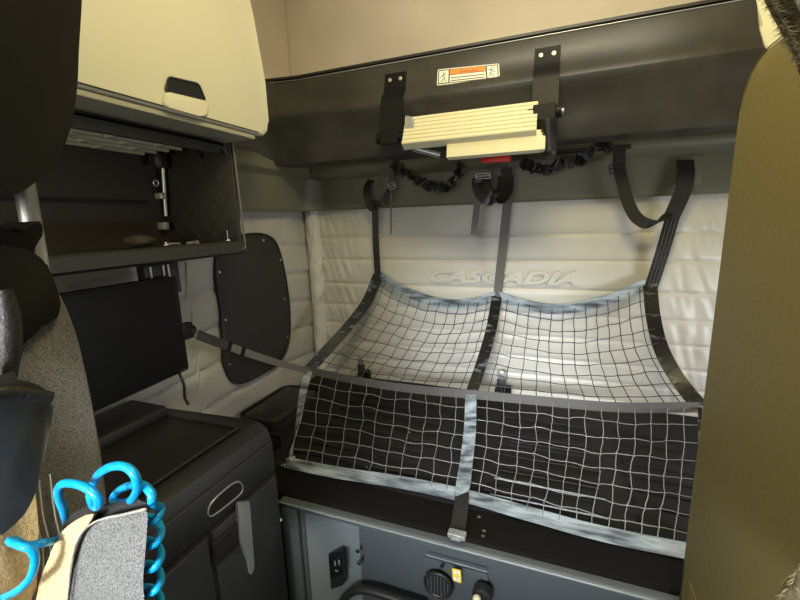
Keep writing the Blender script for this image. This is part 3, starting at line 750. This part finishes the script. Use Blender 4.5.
# metal clips and post in the back corner
cy = SY1-.03
tube('corner_post', [at(163, 168, y=cy), at(166, 216, y=cy)], .007, 'alu', sh)
for (a, b, s_) in ((160, 196, .011), (163, 226, .014)):
    c = at(a, b, y=cy-.02); box('corner_clip', c-Vector((s_*1.6, .01, s_)), c+Vector((s_*1.6, .01, s_)), 'alu', sh, .003)
c = at(156, 183, y=cy-.03); bm = bmesh.new(); a_tube(bm, [c+Vector((0, math.cos(t)*.010, math.sin(t)*.010)) for t in np.linspace(0, 6.28, 14, endpoint=False)], .003, 6, True); finish('grommet', bm, 'alu', sh)
c = at(158, 160, y=cy-.04); bm = bmesh.new(); a_ball(bm, c, .026, (.6, .6, 1.3)); finish('lamp_bulge', bm, 'shelf', sh)
for a, b in ((198, 152), (225, 150)):
    c, d = at(a-4, b-4, y=SY1-.02), at(a+4, b+6, y=SY1-.02)
    bm = bmesh.new(); a_tube(bm, [c, d], .0030, 6); a_tube(bm, [c+Vector((.014, 0, -.002)), d+Vector((.002, 0, 0))], .0026, 6); finish('wire_clip', bm, 'chrome', sh)
bm = bmesh.new(); p = at(228, 240, x=SX-.02); a_tube(bm, [p+Vector((0, 0, -.0)), p+Vector((0, 0, .035))], .0025, 6); a_ball(bm, p+Vector((0, 0, -.002)), .012, (1, 1, .6)); finish('latch_pin', bm, 'chrome', sh)
p = at(222, 234, y=SY1-.02); disc('screw', p, (0, -1, 0), .005, .003, 'chrome', sh, 10)
# things lying on the shelf
z0 = SZ0+.0345
p = at(166, 243, x=-1.25); p.z = z0+.008
bm = bmesh.new()
for k in range(4):
    a = k*.5-.6; d = Vector((math.cos(a+1.3), math.sin(a+1.3), 0)); a_tube(bm, [p+Vector((0, 0, .002*k)), p+d*.045+Vector((0, 0, .002*k))], .0035, 6); 
a_disc(bm, p+Vector((0, 0, -.004)), (0, 0, 1), .016, .006, 16, .002)
tag(finish('key_bunch', bm, 'chrome'), 'small shiny bunch of metal keys lying in the open shelf', 'keys')
p = at(140, 240, x=-1.28); p.z = z0+.026; bm = bmesh.new()
q_ = bmesh.ops.create_icosphere(bm, subdivisions=3, radius=.036)
for v in q_['verts']: v.co = Vector((v.co.x*1.2, v.co.y*1.2, v.co.z*.55))*(1+.3*noise.noise(v.co*40))+p
tag(finish('crumpled_cloth', bm, 'shelfin'), 'dark crumpled cloth beside the keys in the open shelf', 'cloth')
p = at(193, 241, x=-1.22); p.z = z0+.006; bm = bmesh.new(); a_tube(bm, smooth_path([p+Vector((-.03, 0, 0)), p+Vector((0, .008, .004)), p+Vector((.02, .0, .006)), p+Vector((.03, -.01, 0))], 5), .006, 8)
tag(finish('pocket_tool', bm, 'alu'), 'small curved metal tool right of the keys in the open shelf', 'tool')

# ------------------------------------------------------------------ cream overhead cabinet (left)
oh = thing('overhead_cabinet', 'cream plastic overhead cabinet on the left wall with a dark finger pull', 'cabinet', (-1.2, .7, 2.0))
OX = -1.0
def pd(px, py): return at(px, py, x=OX)
pB = pd(268, 136); pL = pd(75, 94)
ob = [Vector((OX, -.1, 2.012)), Vector((OX, pB.y-.02, 2.012)), Vector((OX, pB.y+.006, 2.03)), Vector((OX, pB.y+.012, 2.07)), Vector((OX, pB.y+.012, 2.20)), Vector((OX, pB.y-.02, 2.40)), Vector((OX, pB.y-.08, 2.60)), Vector((OX, pB.y-.17, 2.85)), Vector((OX, -.1, 2.85))]
dr = prism('door', ob, (-.035, 0, 0), 'cream', oh, bev=.012, seg=4)
prism('body', [p+Vector((-.04, (-.012 if p.y > 0 else 0), -.004)) for p in ob], (XL+.01-OX+.04, 0, 0), 'cream', oh, bev=.002)
prism('underside', [(OX-.01, -.1, 1.995), (OX-.01, pB.y-.06, 1.995), (XL+.02, pB.y-.06, 1.99), (XL+.02, -.1, 1.99)], (0, 0, .014), 'lip', oh, bev=.002)
prism('door_gap', [(OX+.0008, 0, 2.017), (OX+.0008, pB.y-.05, 2.017), (OX+.0008, pB.y-.05, 2.020), (OX+.0008, 0, 2.021)], (-.001, 0, 0), 'gap', oh, bev=0)
fr = [pd(*p)+Vector((.001, 0, 0)) for p in ((168, 77), (198, 84), (205, 101), (164, 91))]
hd = prism('finger_pull', rounded(fr, .010), (.002, 0, 0), 'gap', dr, bev=.0)
prism('pull_lip', rounded([pd(*p)+Vector((.0005, 0, 0)) for p in ((163, 92), (205, 102), (207, 113), (198, 117), (162, 107))], .012), (.012, 0, 0), 'cream', dr, bev=.005)
tube('pull_edge', [p+Vector((.002, 0, 0)) for p in rounded(fr, .010)], .003, 'cab', dr, 6, True)

# cream overhead cabinet on the right, mostly hidden
oc_ = [at(*p, y=1.05) for p in ((757, -60), (756, 0), (757, 28), (762, 46), (772, 60), (800, 72), (850, 80), (850, -60))]
rt = thing('overhead_cabinet', 'cream overhead cabinet peeking out above the olive wardrobe', 'cabinet', at(780, 30, y=1.05))
prism('body', oc_, (.30, .40, 0), 'cream', rt, bev=.01, seg=4)

# ------------------------------------------------------------------ wardrobe on the right
wd_ = thing('wardrobe', 'tall olive laminate wardrobe with rounded top corner at the right', 'wardrobe', (.6, .7, 0))
WX = .298
wpz = [(0.42, 0.0), (0.949, 0.0), (0.949, 1.83), (0.9465, 1.87), (0.938, 1.90), (0.920, 1.925), (0.895, 1.94), (0.86, 1.948), (0.42, 1.95)]
prism('carcass', [(WX, y, z) for y, z in wpz], (.80, 0, 0), 'wardrobe', wd_, bev=.006)
tube('edge_band', [(WX+.001, y, z) for y, z in wpz[1:]], .0012, 'wardrobe', wd_, 6)
tube('panel_seam', [(WX-.0005, .945, .93), (WX-.0005, .90, .0)], .002, 'gap', wd_, 5)
box('plinth', (WX-.002, .42, 0), (WX, .90, .92), 'wardrobe', wd_, .001)

# ------------------------------------------------------------------ fleece curtain tied back at the right
ct = thing('fleece_curtain', 'shaggy tan fleece curtain with pale zip edge at the far right', 'curtain', (.3, .3, 1.7))
ce = [(756, -30), (764, 0), (782, 35), (799, 74), (826, 190), (842, 330), (826, 480), (803, 552), (778, 598), (765, 640)]
CYC = .40
ED = smooth_path([at(a, b, y=CYC) for a, b in ce], 6)
def cf(u, v):
    k = v*(len(ED)-1); i = min(int(k), len(ED)-2); p = ED[i].lerp(ED[i+1], k-i)
    return p+Vector((u*.30, .02*math.sin(u*28), 0))
grid('cloth', cf, 40, 54, 'fur', ct, back=(0, -.006, 0))
bm = bmesh.new()
for i in range(9000):
    v = random.random(); u = random.random()**1.6*.28
    p = cf(u, v)+Vector((0, -.006, 0))
    d = Vector((random.gauss(0, .5)-.5*(u < .03), -.6-random.random()*.5, random.gauss(-.3, .5))).normalized()*random.uniform(.006, .013)
    s = d.orthogonal().normalized()*.0007
    a, b, c = bm.verts.new(p-s), bm.verts.new(p+s), bm.verts.new(p+d); bm.faces.new((a, b, c))
fu = finish('fleece_pile', bm, 'furdark', ct); fu['kind'] = 'stuff'
tube('zip_edge', [p+Vector((.012, -.010, 0)) for p in ED], .0018, 'thread', ct, 6)
bm = bmesh.new()
for p in ED[::1]:
    for q_ in range(2): a_box(bm, p+Vector((.010, -.013, q_*.006)), p+Vector((.015, -.009, q_*.006+.003)))
finish('zip_teeth', bm, 'thread', ct)

# ------------------------------------------------------------------ passenger seat (left, near)
st = thing('passenger_seat', 'grey fabric truck seat with black headrest and armrest at the left edge', 'seat', (-.8, .2, 0))
PX = -.66
def ps(px, py, x=PX): return at(px, py, x=x)
bo = smooth_path([ps(*p) for p in ((40, 262), (57, 290), (72, 325), (84, 370), (94, 420), (102, 465), (108, 520), (112, 600), (110, 680), (-60, 700), (-90, 500), (-70, 300), (-30, 255), (10, 250))], 4, True)
bk_ = prism('backrest', bo, (-.30, 0, 0), 'fabric', st, bev=.03, seg=5, sharp=70)
tube('backrest_piping', smooth_path([ps(a-3, b, PX-.010)+Vector((.008, 0, 0)) for a, b in ((44, 275), (60, 300), (74, 335), (84, 375), (93, 420), (100, 462), (106, 520))], 5), .0022, 'fabric', bk_, 8)
bt = smooth_path([ps(*p, PX+.012) for p in ((40, 256), (52, 275), (60, 300), (58, 318), (36, 330), (20, 350), (-20, 370), (-80, 380), (-80, 255), (-30, 245), (10, 246))], 4, True)
prism('top_cap', bt, (-.32, 0, 0), 'headrest', st, bev=.003, seg=2, sharp=70)
# stitching lines down the side panel
for dx in (0, 8, 20):
    tube('stitching', smooth_path([ps(30+dx, 470+dx*.2, PX+.014) for _ in (0,)]+[ps(35+dx, 515, PX+.014), ps(42+dx, 545, PX+.013), ps(43+dx, 575, PX+.013), ps(34+dx, 610, PX+.013)], 5), .0012, 'thread', bk_, 5)
# lumbar panel low on the side, sunlight painted in as tan
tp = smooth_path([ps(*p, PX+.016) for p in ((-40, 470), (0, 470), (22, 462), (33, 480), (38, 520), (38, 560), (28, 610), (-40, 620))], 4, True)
prism('side_cushion', tp, (-.03, 0, 0), 'fabsun', st, bev=.008, seg=4, sharp=70)
# leather bolster roll
rp = smooth_path([ps(*p, PX+.06) for p in ((4, 290), (9, 320), (9, 350), (7, 385))], 6)
tube('leather_bolster', rp, [.008+.004*math.sin(math.pi*k/(len(rp)-1)) for k in range(len(rp))], 'leather', st, 14)
# headrest
hx = -.62
hb = smooth_path([ps(*p, hx) for p in ((84, -60), (82, 0), (79, 50), (77, 90), (70, 130), (56, 162), (36, 182), (15, 194), (-20, 200), (-90, 190), (-110, 60), (-90, -60))], 4, True)
prism('headrest', hb, (-.22, 0, 0), 'headrest', st, bev=.04, seg=6, sharp=70)
lw = smooth_path([ps(*p, hx-.05) for p in ((-5, 225), (15, 236), (28, 228), (40, 221), (44, 232), (36, 246), (30, 262), (10, 275), (-40, 280), (-60, 240))], 4, True)
prism('headrest_carrier', lw, (-.08, 0, 0), 'headrest', st, bev=.004, seg=3, sharp=70)
pa, pbt = at(22, 170, x=-.72), at(41, 281, x=-.72)
tube('headrest_post', [pa.lerp(pbt, k/8) for k in range(9)], .013, 'satin', st, 16)
bm = bmesh.new(); a_ball(bm, pbt, .0135); finish('post_cap', bm, 'satin', st)
# dark vinyl flap hanging at the front
vf = smooth_path([ps(*p, -.56) for p in ((-30, 372), (10, 378), (36, 384), (51, 396), (53, 410), (47, 445), (38, 485), (26, 512), (6, 532), (-10, 540), (-40, 530), (-60, 450))], 4, True)
vv = thing('vinyl_flap', 'smooth dark grey vinyl jacket hanging in front of the grey seat back', 'jacket', vf[0])
prism('body', vf, (-.035, 0, 0), 'vinyl', vv, bev=.012, seg=4, sharp=70)
cr = smooth_path([ps(*p, -.553) for p in ((-20, 396), (5, 392), (28, 394), (50, 398))], 5)
tube('collar_roll', cr, .0075, 'leather', vv, 10)
# armrest: a padded block seen end-on, grey knitted face, flank with yellow light painted in as tan
AX = -.42
def pa_(px, py, d=0.0):
    return at(px, py, y=.235+d)
arm = thing('seat_armrest', 'raised padded fabric armrest with the blue air hose draped over it', 'armrest', pa_(90, 560))
VD = (pa_(147, 508)-CAM).normalized()*.08
fa_ = [pa_(*p) for p in ((76, 545), (84, 528), (100, 519), (125, 513), (142, 508), (147, 513), (147, 530), (143, 580), (138, 640), (60, 640), (66, 600), (70, 570))]
prism('pad', smooth_path(fa_, 4, True), VD, 'fabric', arm, bev=.006, seg=4, sharp=70)
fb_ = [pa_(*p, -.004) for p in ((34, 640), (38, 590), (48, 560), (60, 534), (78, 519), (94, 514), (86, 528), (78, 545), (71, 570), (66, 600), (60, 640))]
prism('flank', smooth_path(fb_, 4, True), VD, 'fabsun', arm, bev=.006, seg=4, sharp=70)
fc_ = [pa_(*p, .012) for p in ((58, 536), (70, 516), (90, 506), (115, 503), (135, 499), (147, 503), (147, 512), (125, 516), (100, 521), (84, 530), (72, 540))]
prism('top_pad', smooth_path(fc_, 4, True), VD, 'leather', arm, bev=.006, seg=3, sharp=70)
sm = smooth_path([pa_(*p, -.006) for p in ((66, 610), (70, 575), (75, 548), (84, 530), (100, 520), (125, 514), (146, 509))], 5)
tube('seam_piping', sm, .0013, 'thread', arm, 6)

# ------------------------------------------------------------------ blue coiled air hose
hs = []
def hp_(px, py, d=0): return at(px, py, y=.215+d)
raw = [(-12, 604, -.01), (4, 597, -.01), (18, 590, -.01), (30, 578, -.01), (35, 562, -.01), (32, 550, -.012), (22, 546, -.016), (10, 541, -.012), (14, 540, -.006), (26, 545, -.004), (42, 543, 0), (58, 539, .03), (66, 528, .05), (64, 512, .03), (58, 494, .02), (62, 484, .015), (76, 484, .01), (90, 490, .01), (99, 501, .012), (96, 507, .02), (91, 500, .03), (92, 486, .03), (100, 473, .025), (114, 466, .02), (128, 468, .02), (136, 478, .02), (137, 490, .025), (131, 500, .035), (121, 503, .05), (113, 500, .06), (117, 492, .06), (128, 486, .05), (142, 485, .035), (151, 493, .03), (153, 504, .03)]
P = [hp_(a, b, d) for a, b, d in raw]
# coil down behind the armrest
for k in range(0, 52):
    t = k/10.0*2*math.pi; yy_ = 508+k*2.35
    P.append(hp_(151+10*math.cos(t), yy_+8*math.sin(t), .045-.014*math.sin(t)))
tag(tube('air_hose', smooth_path(P, 5), .0043, 'hose', None, 12), 'bright blue coiled air hose draped over the fabric armrest', 'hose')
